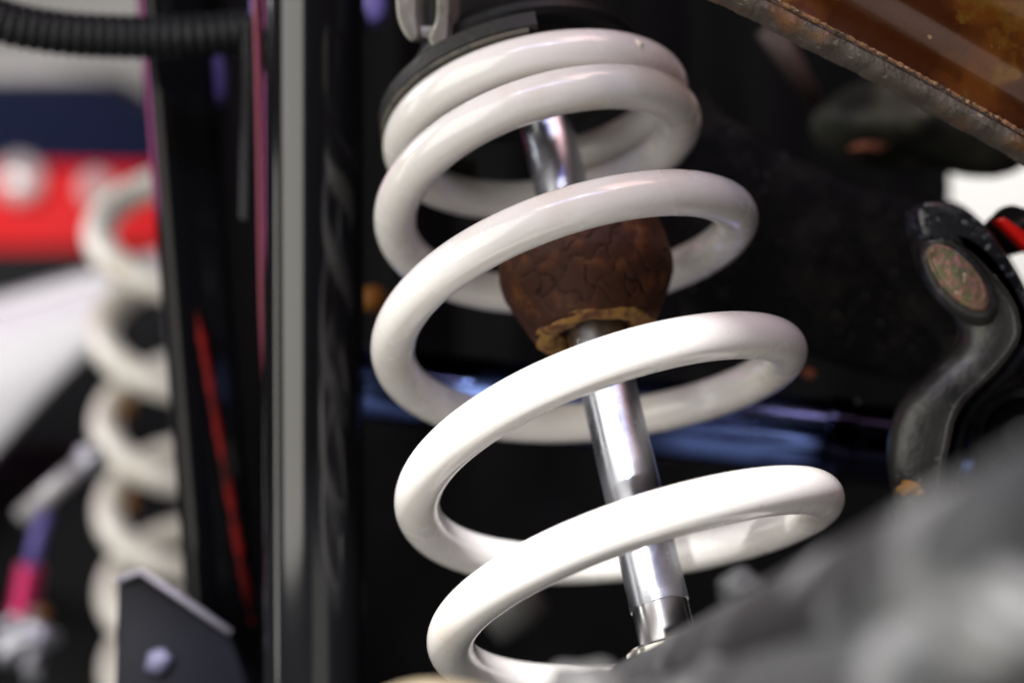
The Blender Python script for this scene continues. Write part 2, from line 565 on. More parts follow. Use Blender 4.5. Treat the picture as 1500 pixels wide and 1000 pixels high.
# paint chip on the top coil
best = min((5 * K + 0.01 * i for i in range(0, 160)), key=lambda t: (
    lambda q: abs(750 + F * q.x / q.y - 928))(helix(t) + Vector((0, -WIRE, 0))))
pc = helix(best)
view = (Vector((0, 0, CZ)) - pc).normalized()
tn = (helix(best + 0.05) - helix(best - 0.05)).normalized()
upn = tn.cross(view).normalized()
if upn.z < 0:
    upn = -upn
dirn = (view * 0.90 + upn * 0.34).normalized()
pch = pc + dirn * WIRE
mesh('paint_chip', *blob(pch - dirn * 0.0002 - upn * 0.0008, (0.0020, 0.0010, 0.0016), 3, 0.3, nu=14, nv=8), M['chip'], spring)
mesh('paint_flake', *blob(pch + upn * 0.0012 + dirn * 0.0006 + tn * 0.0004, (0.0019, 0.0006, 0.0010), 5, 0.5, nu=12, nv=8), M['chip_flake'], spring)

# ------------------------------------------------------------------ shock absorber
Q0 = at(966, 885, 0.4745)
Q1 = at(803, 195, 0.5365)
RAX = (Q1 - Q0).normalized()
RL = (Q1 - Q0).length
shock = thing('shock_absorber', 'shiny chrome shock absorber rod running up through the white spring', 'shock absorber', Q0 - RAX * 0.012)
v_, f_ = lathe(Q0, RAX, [(0.0001, -0.06), (0.0087, -0.06), (0.0087, RL + 0.03), (0.0001, RL + 0.03)], 48)
mesh('rod', v_, f_, M['chrome_bare'], shock, sharp=40)
# protective sleeve with a slightly ragged cut end
a_, e1_, e2_ = frame(RAX)
V, Fc = [], []
NS = 64
for k in range(NS):
    an = 2 * PI * k / NS
    d = e1_ * math.cos(an) + e2_ * math.sin(an)
    h0 = 0.0006 * math.sin(an + 1) + 0.0001 * math.sin(an * 5) - 0.0005
    for r, h in ((0.0087, h0), (0.00905, h0), (0.0091, h0 + 0.002), (0.0090, 0.05), (0.0090, 0.12), (0.0090, RL + 0.02)):
        V.append(Q0 + a_ * h + d * r)
for k in range(NS):
    k2 = (k + 1) % NS
    for j in range(5):
        Fc.append((k * 6 + j, k2 * 6 + j, k2 * 6 + j + 1, k * 6 + j + 1))
mesh('sleeve', V, Fc, M['chrome'], shock, sharp=40)
mesh('washer', *lathe(Q0, RAX, [(0.0084, -0.0165), (0.0128, -0.0165), (0.0132, -0.0150), (0.0132, -0.0132), (0.0126, -0.0124), (0.0084, -0.0120)], 56), M['washer'], shock, sharp=30)
mesh('damper_tube', *lathe(Q0, RAX, [(0.0001, -0.016), (0.0180, -0.016), (0.0190, -0.018), (0.0190, -0.20), (0.0001, -0.20)], 56), M['cast'], shock, sharp=30)

# ------------------------------------------------------------------ bump stop
B0 = at(868, 496, 0.510)
# slide the base onto the rod axis
tq = (B0 - Q0).dot(RAX)
B0 = Q0 + RAX * tq
tq2 = tq + 0.0225
BC = Q0 + RAX * tq2
BAX = ((BC + Vector((0.0016, 0, 0))) - B0).normalized()
a_, e1_, e2_ = frame(BAX)
bump = thing('bump_stop', 'cracked dark brown foam bump stop with crumbly yellow lip inside the white spring', 'bump stop', B0)
prof = [(0.0100, 0.0060), (0.0130, 0.0022), (0.0165, 0.0010), (0.0186, 0.0006), (0.0197, 0.0014), (0.0206, 0.0030), (0.0276, 0.0172), (0.0285, 0.0198),
        (0.0288, 0.0225), (0.0286, 0.0255), (0.0268, 0.0350), (0.0258, 0.0372), (0.0240, 0.0382), (0.0205, 0.0384), (0.0092, 0.0384)]
pp = []
for i in range(len(prof) - 1):
    n = max(2, int((Vector(prof[i]) - Vector(prof[i + 1])).length / 0.00045))
    for k in range(n):
        t = k / n
        pp.append((prof[i][0] * (1 - t) + prof[i + 1][0] * t, prof[i][1] * (1 - t) + prof[i + 1][1] * t))
pp.append(prof[-1])
v_, f_ = lathe(B0, BAX, pp, 300)
A = np.array([tuple(v) for v in v_])
rg = np.random.default_rng(4)
# seed points of the foam cells, scattered over the skin
th = rg.uniform(0, 2 * PI, 190)
hh = rg.uniform(-0.002, 0.048, 190)
rr = np.interp(hh, [p[1] for p in prof[3:]], [p[0] for p in prof[3:]])
base = np.array(tuple(B0)); ea = np.array(tuple(a_)); eb = np.array(tuple(e1_)); ec = np.array(tuple(e2_))
seeds = base + hh[:, None] * ea + rr[:, None] * (np.cos(th)[:, None] * eb + np.sin(th)[:, None] * ec)
warp = 0.0012 * np.stack([np.sin(A[:, 1] * 900 + A[:, 2] * 700), np.sin(A[:, 2] * 800 + A[:, 0] * 600), np.sin(A[:, 0] * 850 + A[:, 1] * 500)], 1)
Aw = A + warp + rg.normal(0, 0.00008, A.shape)
d1 = np.full(len(A), 9.0); d2 = np.full(len(A), 9.0); idx = np.zeros(len(A), int)
for i, s in enumerate(seeds):
    d = np.linalg.norm(Aw - s, axis=1)
    m1 = d < d1
    d2 = np.where(m1, d1, np.minimum(d2, d))
    idx = np.where(m1, i, idx)
    d1 = np.where(m1, d, d1)
edge = d2 - d1
open_ = rg.uniform(0.05, 1.0, 190) ** 2.4
crack = np.exp(-(edge / 0.00034) ** 2) * open_[idx]
dome = np.clip(edge / 0.004, 0, 1) * 0.00012
cell = rg.uniform(-0.00022, 0.00022, 190)[idx]
nv = (A - base) - ((A - base) @ ea)[:, None] * ea
nv /= np.linalg.norm(nv, axis=1)[:, None] + 1e-9
hgt = (A - base) @ ea
side = np.clip((hgt - 0.0015) / 0.002, 0, 1)
A2 = A + nv * ((-0.0013 * crack + dome + cell) * side)[:, None]
M['foam'] = foam_material('brown_foam', 'crack', (0.040, 0.0125, 0.0055), (0.006, 0.0020, 0.0013), (0.11, 0.037, 0.011))
bo = mesh('body', [tuple(v) for v in A2], f_, M['foam'], bump)
at_ = bo.data.attributes.new('crack', 'FLOAT', 'POINT')
at_.data.foreach_set('value', np.clip(crack * 1.2, 0, 1).astype(np.float32))
# crumbly lip
M['lip'] = mat('yellow_foam_crumb', (0.26, 0.13, 0.028), 0.8, noise=[(160, 0.48, 0.6, (0.10, 0.035, 0.010)), (220, 0.58, 0.68, (0.42, 0.25, 0.06))], bump=[(300, 0.8)])
r3 = random.Random(11)
V, Fc = lathe(B0, BAX, [(0.0118, 0.0030), (0.0132, 0.0004), (0.0155, -0.0006), (0.0180, -0.0004), (0.0192, 0.0006), (0.0194, 0.0016)], 160)
m_ = 6
for k in range(160):
    an = 2 * PI * k / 160
    d = e1_ * math.cos(an) + e2_ * math.sin(an)
    for j in range(6):
        V[k * m_ + j] = V[k * m_ + j] + a_ * (0.0007 * math.sin(an * 9 + j * 1.3) * math.sin(an * 4 + j) - 0.0003 * r3.random()) + d * (0.0007 * math.sin(an * 7 + j * 2.0))
lipo = mesh('lip', V, Fc, M['lip'], bump)

# ------------------------------------------------------------------ upper spring seat
H5 = cub(5.0 * K, HK)
seat = thing('spring_perch', 'black steel upper spring perch with rubber isolator pressed on the top coil', 'perch', P0 + AX * (H5 + 0.02))
hs = H5 + 0.0155
mesh('seat_plate', *lathe(P0, AX, [(0.011, hs + 0.004), (0.022, hs + 0.004), (0.026, hs + 0.001), (0.032, hs + 0.001), (0.035, hs + 0.004), (0.0400, hs + 0.004),
                                   (0.0415, hs + 0.006), (0.0415, hs + 0.0085), (0.038, hs + 0.012), (0.030, hs + 0.030), (0.011, hs + 0.034)], 72, closed=True), M['seat'], seat, sharp=35)
# rubber isolator: an open band, its end cut square at the front
am = math.atan2(E2.dot(frame(AX)[2]), 1e-9)
sgn = 1 if E2.dot(frame(AX)[2]) > 0 else -1
A0, A1 = (-2.6, 0.10)
if sgn < 0:
    A0, A1 = -A1, -A0
hi_ = H5 + 0.004
mesh('isolator', *lathe(P0, AX, [(0.0440, hi_ + 0.0035), (0.0512, hi_ + 0.0033), (0.0520, hi_ + 0.0040), (0.0522, hi_ + 0.0085), (0.0510, hi_ + 0.0098), (0.0440, hi_ + 0.0098)],
                        80, A0, A1, closed=True), M['rubber'], seat, sharp=35)
mesh('isolator_edge', *lathe(P0, AX, [(0.0490, hi_ + 0.0022), (0.0518, hi_ + 0.0020), (0.0523, hi_ + 0.0031), (0.0505, hi_ + 0.0032)], 80, A0, A1 - 0.06 if sgn > 0 else A1, closed=True),
     M['rubber_edge'], seat, sharp=35)
mesh('strut_mount', *lathe(P0, AX, [(0.001, hs + 0.0345), (0.030, hs + 0.0345), (0.033, hs + 0.038), (0.033, hs + 0.085), (0.001, hs + 0.09)], 56), M['black_satin'], seat, sharp=35)

# ------------------------------------------------------------------ metal lug above the seat
yl = 0.505
ol = [(580, -60), (579, 5), (584, 34), (596, 56), (606, 60), (614, 54), (624, 58), (633, 70), (643, 75), (651, 68), (655, 45), (658, 0), (659, -60)]
outer = smooth_outline([at(u, v, yl) for u, v in ol], 5)
lug = thing('metal_clevis', 'pale grey metal clevis with dark slot hanging above the spring seat', 'clevis', at(618, 0, yl))
mesh('left_cheek', *slab(smooth_outline([at(u, v, yl) for u, v in [(579, -60), (578, 5), (583, 36), (596, 58), (606, 61), (612, 50), (609, 20), (608, -60)]], 5), (0.003, 0.012, 0.002), 0.0014), M['lug'], lug, sharp=40)
mesh('right_cheek', *slab(smooth_outline([at(u, v, yl + 0.001) for u, v in [(638, -60), (637, 20), (630, 44), (626, 58), (634, 71), (644, 75), (652, 66), (656, 40), (659, -60)]], 5), (0.003, 0.012, 0.002), 0.0014), M['lug'], lug, sharp=40)
mesh('bridge', *slab([at(u, v, yl + 0.0035) for u, v in [(604, 38), (634, 38), (632, 58), (612, 56)]], (0.002, 0.007, 0.001), 0.001), M['lug'], lug, sharp=40)
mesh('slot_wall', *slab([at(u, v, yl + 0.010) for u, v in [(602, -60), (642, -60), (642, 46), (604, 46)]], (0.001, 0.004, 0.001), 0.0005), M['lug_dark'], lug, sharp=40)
tab = mesh('bracket_edge', *slab([at(u, v, 0.53) for u, v in [(664, -60), (672, -60), (673, 30), (667, 66), (661, 68), (668, 40)]], (0, 0.02, 0), 0.0008), M['rubber_edge'], sharp=40)
tag(tab, 'thin dark bracket edge between the pale clevis and the spring seat', 'bracket')
rodv = mesh('thin_brake_pipe', *sweep([at(722, -80, 0.56), at(722, 10, 0.56), at(721, 60, 0.57)], 0.0008, 12), M['rubber_edge'])
tag(rodv, 'thin dark upright pipe behind the top of the white spring', 'pipe')

# ------------------------------------------------------------------ black posts on the left
def post(name, label, a, b, r, material):
    A_, B_ = Vector(a), Vector(b)
    ax = B_ - A_
    return tag(mesh(name, *lathe(A_, ax, [(r * 0.2, 0), (r * 0.96, 0), (r, 0.002), (r, ax.length - 0.002), (r * 0.96, ax.length), (r * 0.2, ax.length)], 64, closed=False), material, sharp=40), label, 'post')


post('upright_post', 'thick glossy black upright tube beside the white spring', at(463, 1800, 0.57), at(456, -900, 0.57), 0.0182, M['black_gloss'])
# leaning bar, flat sided with rounded corners
la0, la1 = at(352, 1230, 0.665), at(228, -300, 0.665)
axl = (la1 - la0).normalized()
sx = Vector((0, 1, 0)).cross(axl).normalized()
lean = thing('leaning_bar', 'glossy black leaning bar with a red LED reflection modelled as a strip on its face', 'bar', la0)
yw = math.radians(27)
by_ = (Vector((0, 1, 0)) * math.cos(yw) - sx * math.sin(yw)).normalized()
bx_ = (sx * math.cos(yw) + Vector((0, 1, 0)) * math.sin(yw)).normalized()
if sx.x < 0:
    by_ = (Vector((0, 1, 0)) * math.cos(yw) + sx * math.sin(yw)).normalized()
    bx_ = (sx * math.cos(yw) - Vector((0, 1, 0)) * math.sin(yw)).normalized()
w2, d2_ = 0.0138, 0.009
prof2 = []
for cx, cy, a0 in ((1, 1, 0), (-1, 1, 90), (-1, -1, 180), (1, -1, 270)):
    for k in range(7):
        an = math.radians(a0 + 15 * k)
        prof2.append((cx * (w2 - 0.005) + 0.005 * math.cos(an), cy * (d2_ - 0.005) + 0.005 * math.sin(an)))
V, Fc = [], []
n2 = len(prof2)
for p in (la0, la1):
    for x, y in prof2:
        V.append(p + bx_ * x + by_ * y)
for k in range(n2):
    k2 = (k + 1) % n2
    Fc.append((k, k2, n2 + k2, n2 + k))
Fc += [tuple(range(n2))[::-1], tuple(range(n2, 2 * n2))]
mesh('bar_body', V, Fc, M['black_bar'], lean, sharp=40)
# red LED reflection modelled as a strip with rounded edges, 0.4 mm proud
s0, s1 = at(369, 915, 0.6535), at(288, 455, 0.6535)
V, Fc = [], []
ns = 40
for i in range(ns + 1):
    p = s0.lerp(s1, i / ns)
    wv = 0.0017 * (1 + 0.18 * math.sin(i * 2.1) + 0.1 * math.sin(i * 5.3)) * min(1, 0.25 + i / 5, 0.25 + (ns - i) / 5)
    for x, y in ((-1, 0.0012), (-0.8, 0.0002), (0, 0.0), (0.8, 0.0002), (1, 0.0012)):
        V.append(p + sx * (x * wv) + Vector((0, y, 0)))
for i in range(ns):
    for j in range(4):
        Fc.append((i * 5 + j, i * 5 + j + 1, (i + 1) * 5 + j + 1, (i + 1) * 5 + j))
mesh('red_led_reflection', V, Fc, M['red_led_reflection'], lean)

# thin maroon tube added for the crimson reflection on the post edge
tag(mesh('crimson_reflection_line', *sweep(catmull([at(372, -60, 0.585), at(377, 60, 0.585), at(381, 250, 0.585), at(386, 480, 0.59), at(398, 640, 0.60)], 10), 0.0013, 14), M['maroon']),
    'thin maroon line modelling the reflection on the edge of the thick upright tube', 'reflection')


def ribbed(name, label, pts, r, pitch, amp, material):
    P = catmull(pts, 160)
    d = 0
    R = []
    for i, p in enumerate(P):
        if i:
            d += (p - P[i - 1]).length
        w = 0.5 + 0.5 * math.cos(2 * PI * d / pitch)
        R.append(r - amp + amp * (w ** 0.5))
    return tag(mesh(name, *sweep(P, R, 28), material), label, 'conduit')


ribbed('ribbed_conduit', 'thick black ribbed conduit curving across in front of the leaning bar', [at(-130, -40, 0.60), at(-20, 22, 0.605), at(70, 46, 0.61), at(180, 54, 0.615), at(300, 52, 0.62), at(430, 40, 0.635), at(520, 30, 0.66)],
       0.0088, 0.0042, 0.0013, M['conduit'])
ribbed('ribbed_hose', 'thin black ribbed hose hanging behind the maroon reflection line', [at(366, 40, 0.60), at(366, 120, 0.60), at(364, 200, 0.60), at(362, 320, 0.61)], 0.0030, 0.0021, 0.0006, M['conduit'])

for nm, u, v, y, su, sv, lb in (('violet_highlight', 311, 112, 0.68, 11, 30, 'small violet highlight block under the ribbed conduit beside the leaning bar'),
                                ('violet_highlight', 541, 4, 0.70, 17, 22, 'small violet highlight block between the thick upright tube and pale clevis'),
                                ('violet_highlight', 373, 8, 0.62, 5, 20, 'slim violet highlight block at the top of the maroon reflection line')):
    k = y / F  # violet blocks stand in for blurred violet highlights
    o = mesh(nm, *slab(smooth_outline([at(u - su, v - sv, y), at(u + su, v - sv, y), at(u + su, v + sv, y), at(u - su, v + sv, y)], 5), (0, 0.012, 0), 0.001), M['violet'], sharp=50)
    tag(o, lb, 'connector')  # the violet blocks model blurred highlights

# ------------------------------------------------------------------ second spring, far left
SPX = at(264, 560, 1.2)
a2 = Vector((0.095, -0.50, 1)).normalized()
_, g1, g2 = frame(a2)
pth = []
for i in range(700):
    t = i / 699
    an = -t * 6.0 * K + 0.9
    h = -0.30 + t * 0.475
    r = 0.0565
    pth.append(SPX + a2 * h + (g1 * math.cos(an) + g2 * math.sin(an)) * r)
rear = mesh('rear_coil_spring', *sweep(pth, 0.0115, 20), M['coil_far'], sharp=50)
tag(rear, 'cream coil spring behind the leaning black bar', 'coil spring')
for u, v in ((176, 455), (186, 598), (192, 735)):  # small amber blobs beside the coil strands
    mesh('amber_spot', *blob(at(u, v, 1.21), (0.005, 0.004, 0.009), u, 0.3), M['amber'], rear)

# plate at the foot of the second spring
pl = thing('spring_bracket', 'dark blue grey angled plate below the cream spring', 'bracket', at(260, 1000, 0.62))
mesh('plate', *slab([at(u, v, 0.62) for u, v in [(165, 1080), (172, 850), (206, 838), (335, 925), (362, 1000), (365, 1080)]], (0, 0.004, 0), 0.001), M['plate'], pl, sharp=30)
mesh('plate_edge_highlight', *sweep([at(u, v, 0.617) for u, v in [(170, 850), (206, 836), (270, 878), (338, 926)]], 0.0014, 10), M['plate_edge'], pl)
mesh('bolt', *blob(at(232, 968, 0.618), (0.0050, 0.004, 0.0050), 3, 0.12), M['bolt_far'], pl)

# ------------------------------------------------------------------ things in the hall, far left
# white wing panel and grey rail of a neighbouring vehicle
wp = [at(u, v, 1.5) for u, v in [(-260, 640), (-120, 545), (20, 490), (110, 462), (165, 455), (168, 480), (130, 520), (60, 590), (-20, 680), (-140, 800), (-260, 880)]]
tag(mesh('white_wing', *slab(smooth_outline(wp, 4), (0.02, 0.10, 0.05), 0.012), M['white_panel'], sharp=40), 'white curved wing panel behind the cream spring', 'panel')
tag(mesh('grey_rail', *sweep([at(-300, 540, 1.62), at(0, 456, 1.60), at(150, 414, 1.58), at(330, 362, 1.56)], 0.016, 20), M['grey_panel']), 'pale grey sloping rail above the white wing panel', 'rail')
ty = thing('wheel', 'black tyre in shadow under the white wing panel', 'wheel', at(70, 1470, 1.75))
wc = at(70, 1060, 1.75)
mesh('tyre', *lathe(wc, (0, -1, 0), [(0.16, -0.09), (0.27, -0.10), (0.31, -0.07), (0.318, 0), (0.31, 0.07), (0.27, 0.10), (0.16, 0.09)], 64, closed=True), M['tyre'], ty, sharp=50)
mesh('wheel_disc', *lathe(wc, (0, -1, 0), [(0.001, 0.02), (0.05, 0.03), (0.10, 0.01), (0.159, 0.05)], 48), M['tyre'], ty)

lk = thing('steering_link', 'silver link rod with magenta sleeve below the white wing panel', 'link', at(60, 780, 1.0))
mesh('link_rod', *sweep([at(32, 758, 1.0), at(75, 720, 1.0), at(128, 676, 1.0)], 0.0065, 18), M['grey_panel'], lk)
mesh('ball_joint', *blob(at(133, 672, 1.0), (0.010, 0.010, 0.010), 2, 0.02), M['steel'], lk)
mesh('link_end', *sweep([at(66, 745, 1.0), at(52, 800, 1.0), at(44, 840, 1.0)], 0.0045, 16), M['violet'], lk)
mesh('magenta_sleeve', *sweep([at(45, 828, 0.998), at(32, 900, 0.998)], 0.0085, 20), M['magenta'], lk, sharp=40)
mesh('chrome_clamp', *blob(at(20, 925, 1.0), (0.020, 0.012, 0.014), 9, 0.5), M['steel'], lk)
mesh('lower_clamp', *blob(at(48, 965, 1.0), (0.006, 0.006, 0.016), 10, 0.3), M['steel'], lk)
tag(mesh('amber_reflector', *lathe(at(62, 898, 0.99), (0, -1, 0.1), [(0.0001, 0.004), (0.003, 0.0035), (0.0045, 0.001), (0.0045, -0.004), (0.0001, -0.004)], 24), M['amber']), 'tiny amber reflector beside the magenta sleeve', 'reflector')

# red car standing in the hall
cy = 6.0
car = thing('red_car', 'red car with dark windows standing out of focus in the hall behind', 'car', (-2.6, cy, 0))


def carpt(x, z, y):
    return Vector((x, y, z))


def extr(outline, y0, y1):
    return slab([Vector((x, y0, z)) for x, z in outline], (0, y1 - y0, 0), 0.03)


zc = CZ
zr = CZ - (235 - 500) / F * cy          # top of the red flank
zw = CZ - (118 - 500) / F * cy          # top of the window band
zb = CZ - (372 - 500) / F * cy
body = [(-4.6, 0.35), (-4.65, zr - 0.25), (-4.4, zr - 0.02), (-3.6, zr + 0.02), (-0.95, zr - 0.03), (-0.55, zr - 0.10), (-0.35, zr - 0.3), (-0.35, 0.35)]
mesh('body', *extr(body, cy, cy + 1.7), M['car_red'], car, sharp=40)
mesh('sill', *extr([(-4.5, 0.22), (-4.5, zb), (-0.5, zb + 0.04), (-0.45, 0.22)], cy - 0.02, cy + 1.68), M['tyre'], car, sharp=40)
cab = [(-4.2, zr - 0.01), (-3.7, zw), (-1.6, zw + 0.02), (-0.95, zr - 0.02)]
mesh('window', *extr(cab, cy + 0.1, cy + 1.6), M['glass'], car, sharp=40)
mesh('roof', *extr([(-3.8, zw + 0.005), (-3.6, zw + 0.10), (-1.8, zw + 0.10), (-1.5, zw + 0.025)], cy + 0.08, cy + 1.62), M['car_roof'], car, sharp=40)
for wx in (-3.8, -1.0):
    w_ = mesh('wheel', *lathe((wx, cy + 0.10, 0.34), (0, -1, 0), [(0.2, -0.1), (0.32, -0.1), (0.34, -0.06), (0.34, 0.10), (0.32, 0.14), (0.2, 0.14)], 48, closed=True), M['tyre'], car, sharp=40)
    mesh('rim', *lathe((wx, cy + 0.10, 0.34), (0, -1, 0), [(0.001, 0.10), (0.2, 0.13)], 32), M['rim'], w_)
lz = at(28, 262, cy - 0.05)  # pale discs model the blurred highlights on the red flank
mesh('lamp', *lathe(lz, (0.1, -1, 0.15), [(0.001, 0.03), (0.05, 0.025), (0.085, 0.005), (0.09, -0.06), (0.001, -0.06)], 32), M['lens'], car)  # disc models a blurred highlight on the red flank
lz = at(140, 275, cy - 0.02)
mesh('lamp', *lathe(lz, (0.1, -1, 0.1), [(0.001, 0.02), (0.04, 0.015), (0.06, 0.0), (0.06, -0.06), (0.001, -0.06)], 32), M['car_roof'], car)  # second disc for a blurred highlight on the flank

# ------------------------------------------------------------------ brown panel at upper right
pan = thing('brown_panel', 'glossy copper brown body panel with grimy grey seam above the spring', 'panel', at(1300, 100, 0.47))
e0, e1p = at(960, -82, 0.46), at(1620, 268, 0.475)
# panel surface rises from the seam, curved with a pressed ridge
V, Fc = [], []
NU, NV = 70, 26
along = (e1p - e0)
perp = Vector((0.42, 0.10, 0.90)).normalized()
for i in range(NU + 1):
    s = i / NU
    b0 = e0 + along * s
    b0 = b0 + Vector((0, 0, 1)) * (0.0018 * math.sin(s * PI))
    for j in range(NV + 1):
        q = j / NV
        hgt_ = q * 0.13
        ridge = 0.0045 * math.exp(-((hgt_ - 0.020 + 0.004 * s) / 0.0045) ** 2)
        depth = -0.5 * hgt_ - 3.0 * hgt_ ** 2 * 0 - ridge + 0.010 * (1 - math.exp(-hgt_ / 0.01))
        V.append(b0 + perp * hgt_ + Vector((0, 1, 0)) * depth)
n0 = len(V)
V += [p + Vector((0.001, 0.004, 0.003)) for p in V]
for i in range(NU):
    for j in range(NV):
        a = i * (NV + 1) + j
        Fc.append((a, a + NV + 1, a + NV + 2, a + 1))
        Fc.append((n0 + a, n0 + a + 1, n0 + a + NV + 2, n0 + a + NV + 1))
mesh('panel_skin', V, Fc, M['copper'], pan, sharp=60)
# seam flange: grimy folded edge just under the panel
V, Fc = [], []
rs = random.Random(5)
NU = 220
pf = [(0.0006, 0.0004), (0.0, -0.0008), (-0.0010, -0.0016), (-0.0010, -0.0040), (0.0004, -0.0052), (0.006, -0.0060), (0.014, -0.0056), (0.014, 0.0)]
for i in range(NU + 1):
    s = i / NU
    b0 = e0 + along * s + Vector((0, 0, 1)) * (0.0018 * math.sin(s * PI))
    for k, (dy, dz) in enumerate(pf):
        jit = rs.uniform(-1, 1) * 0.00018 + 0.0002 * math.sin(s * 90 + k)
        V.append(b0 + Vector((0.25 * -dz * 0.4, dy - 0.0015 + jit, dz * (1.0 + 0.05 * math.sin(s * 23)) + jit)))
m_ = len(pf)
for i in range(NU):
    for k in range(m_):
        k2 = (k + 1) % m_
        Fc.append((i * m_ + k, i * m_ + k2, (i + 1) * m_ + k2, (i + 1) * m_ + k))
Fc += [tuple(range(m_)), tuple(NU * m_ + k for k in range(m_))[::-1]]
mesh('seam_flange', V, Fc, M['seam'], pan, sharp=50)
pth = []
for i in range(261):
    s = i / 260
    pth.append(e0 + along * s + Vector((0, 0, 1)) * (0.0018 * math.sin(s * PI) + 0.0002 + rs.uniform(-1, 1) * 0.00012) + Vector((0, -0.0024, 0)))
mesh('sealant', *sweep(pth, [0.00055 * rs.uniform(0.5, 1.5) for _ in pth], 8), M['seal'], pan)

# dim housing seen under the panel
hg = thing('gearbox_housing', 'dim grey green rounded housing under the brown panel', 'housing', at(1330, 235, 0.72))
mesh('case', *blob(at(1372, 186, 0.72), (0.055, 0.05, 0.0225), 4, 0.15, Matrix.Rotation(math.radians(8), 3, 'Y')), M['housing'], hg)
mesh('rust_patch', *blob(at(1272, 216, 0.679), (0.008, 0.004, 0.0022), 4, 0.3), M['rust'], hg)
tag(mesh('bracket_strut', *sweep([at(1125, 40, 0.66), at(1165, 100, 0.66), at(1196, 152, 0.67)], [0.006, 0.005, 0.003], 14), mat('dark_red_brown', (0.05, 0.028, 0.022), 0.6)),
    'dim reddish brown strut in the shadow under the seam', 'strut')

# ------------------------------------------------------------------ knuckle arm on the right
yk = 0.50
arm = thing('suspension_arm', 'black suspension arm with bare forged steel curve and round bolt head', 'suspension arm', at(1400, 560, yk))
# big dark web
web = [(1000, 130), (1060, 168), (1130, 210), (1200, 246), (1270, 274), (1345, 290), (1400, 296), (1436, 322), (1474, 368), (1498, 410), (1530, 470), (1600, 560), (1600, 640),
       (1480, 640), (1420, 560), (1340, 560), (1240, 540), (1130, 500), (1000, 470)]
mesh('web', *slab(smooth_outline([at(u, v, 0.600 if u < 1420 else 0.575) for u, v in web], 4), (0.004, 0.02, 0.002), 0.003), M['black_arm'], arm, sharp=40)
# flaking painted shoulder above the bolt
sh = [(1346, 302), (1376, 293), (1414, 304), (1448, 332), (1480, 376), (1505, 420), (1540, 500), (1545, 570), (1505, 520), (1492, 466), (1458, 404), (1420, 366), (1380, 352), (1358, 356), (1346, 332)]
mesh('shoulder', *slab(smooth_outline([at(u, v, 0.512) for u, v in sh], 5), (0.002, 0.022, 0), 0.003), M['flaked'], arm, sharp=40)
# forged S shaped arm
left = [(1350, 352), (1353, 400), (1374, 436), (1404, 466), (1414, 496), (1392, 524), (1358, 553), (1322, 594), (1308, 630), (1304, 668), (1310, 712), (1330, 800)]
right = [(1398, 352), (1424, 370), (1455, 402), (1480, 436), (1491, 464), (1491, 497), (1460, 540), (1416, 580), (1398, 612), (1389, 651), (1381, 700), (1385, 800)]
L_, R_ = catmull([at(u, v, yk) for u, v in left], 6), catmull([at(u, v, yk - 0.004) for u, v in right], 6)
V, Fc = [], []
NA = len(L_)
cross = [(0.30, 0.026), (0.06, 0.009), (0.022, 0.0045), (0.06, 0.0018), (0.14, 0.0004), (0.28, -0.0003), (0.5, -0.0006), (0.75, -0.0003), (0.90, 0.0003), (0.93, 0.0002), (0.965, -0.0010), (1.0, -0.0006), (1.0, 0.024)]
for i in range(NA):
    for s, dy in cross:
        V.append(L_[i].lerp(R_[i], s) + Vector((0, dy, 0)))
mc = len(cross)
for i in range(NA - 1):
    for k in range(mc - 1):
        Fc.append((i * mc + k, (i + 1) * mc + k, (i + 1) * mc + k + 1, i * mc + k + 1))
Fc += [tuple(range(mc)), tuple((NA - 1) * mc + k for k in range(mc))[::-1]]
mesh('forged_curve', V, Fc, M['forged'], arm, sharp=60)
# bright parting line
mesh('parting_edge', *sweep([p + Vector((0, -0.0002, 0)) for p in R_[12:-4]], 0.00035, 8), M['seam'], arm)
# second contour behind
R2 = catmull([at(u, v, yk + 0.010) for u, v in [(1520, 490), (1476, 545), (1430, 588), (1410, 620), (1401, 660), (1394, 720), (1398, 800)]], 8)
mesh('rear_flange', *sweep(R2, 0.0022, 14), M['black_satin'], arm)
# bolt head
bc = at(1404, 408, yk - 0.0045)
ed = (at(1441, 452, yk - 0.0045) - at(1368, 366, yk - 0.0045)).normalized()      # long axis of the seen oval
nb = (Vector((0, -1, 0)).cross(ed)).normalized()
bn_ = (Vector((0, -1, 0)) * 0.95 + Vector((-0.20, 0, 0.24))).normalized()


def oval(v, f, c, k):
    # stretch a round lathe along the long axis of the oval
    return [p + ed * ((p - c).dot(ed) * (k - 1)) for p in v], f


v_, f_ = lathe(bc, bn_, [(0.0001, -0.006), (0.0080, -0.006), (0.0080, -0.0010), (0.0074, 0.0), (0.0066, 0.0002), (0.0001, 0.0002)], 56)
mesh('bolt_boss', *oval(v_, f_, bc, 1.95), M['forged'], arm, sharp=40)
v_, f_ = lathe(bc, bn_, [(0.0058, -0.003), (0.0058, 0.0010), (0.0054, 0.0017), (0.0049, 0.0018), (0.0046, 0.0014), (0.0030, 0.0019), (0.0001, 0.0020)], 56)
mesh('bolt_head', *oval(v_, f_, bc, 2.35), M['bolt'], arm, sharp=40)
mesh('rear_web', *slab([at(u, v, 0.665) for u, v in [(1335, 470), (1480, 430), (1700, 470), (1700, 980), (1335, 980)]], (0, 0.012, 0), 0.002), M['black_satin'], arm, sharp=40)
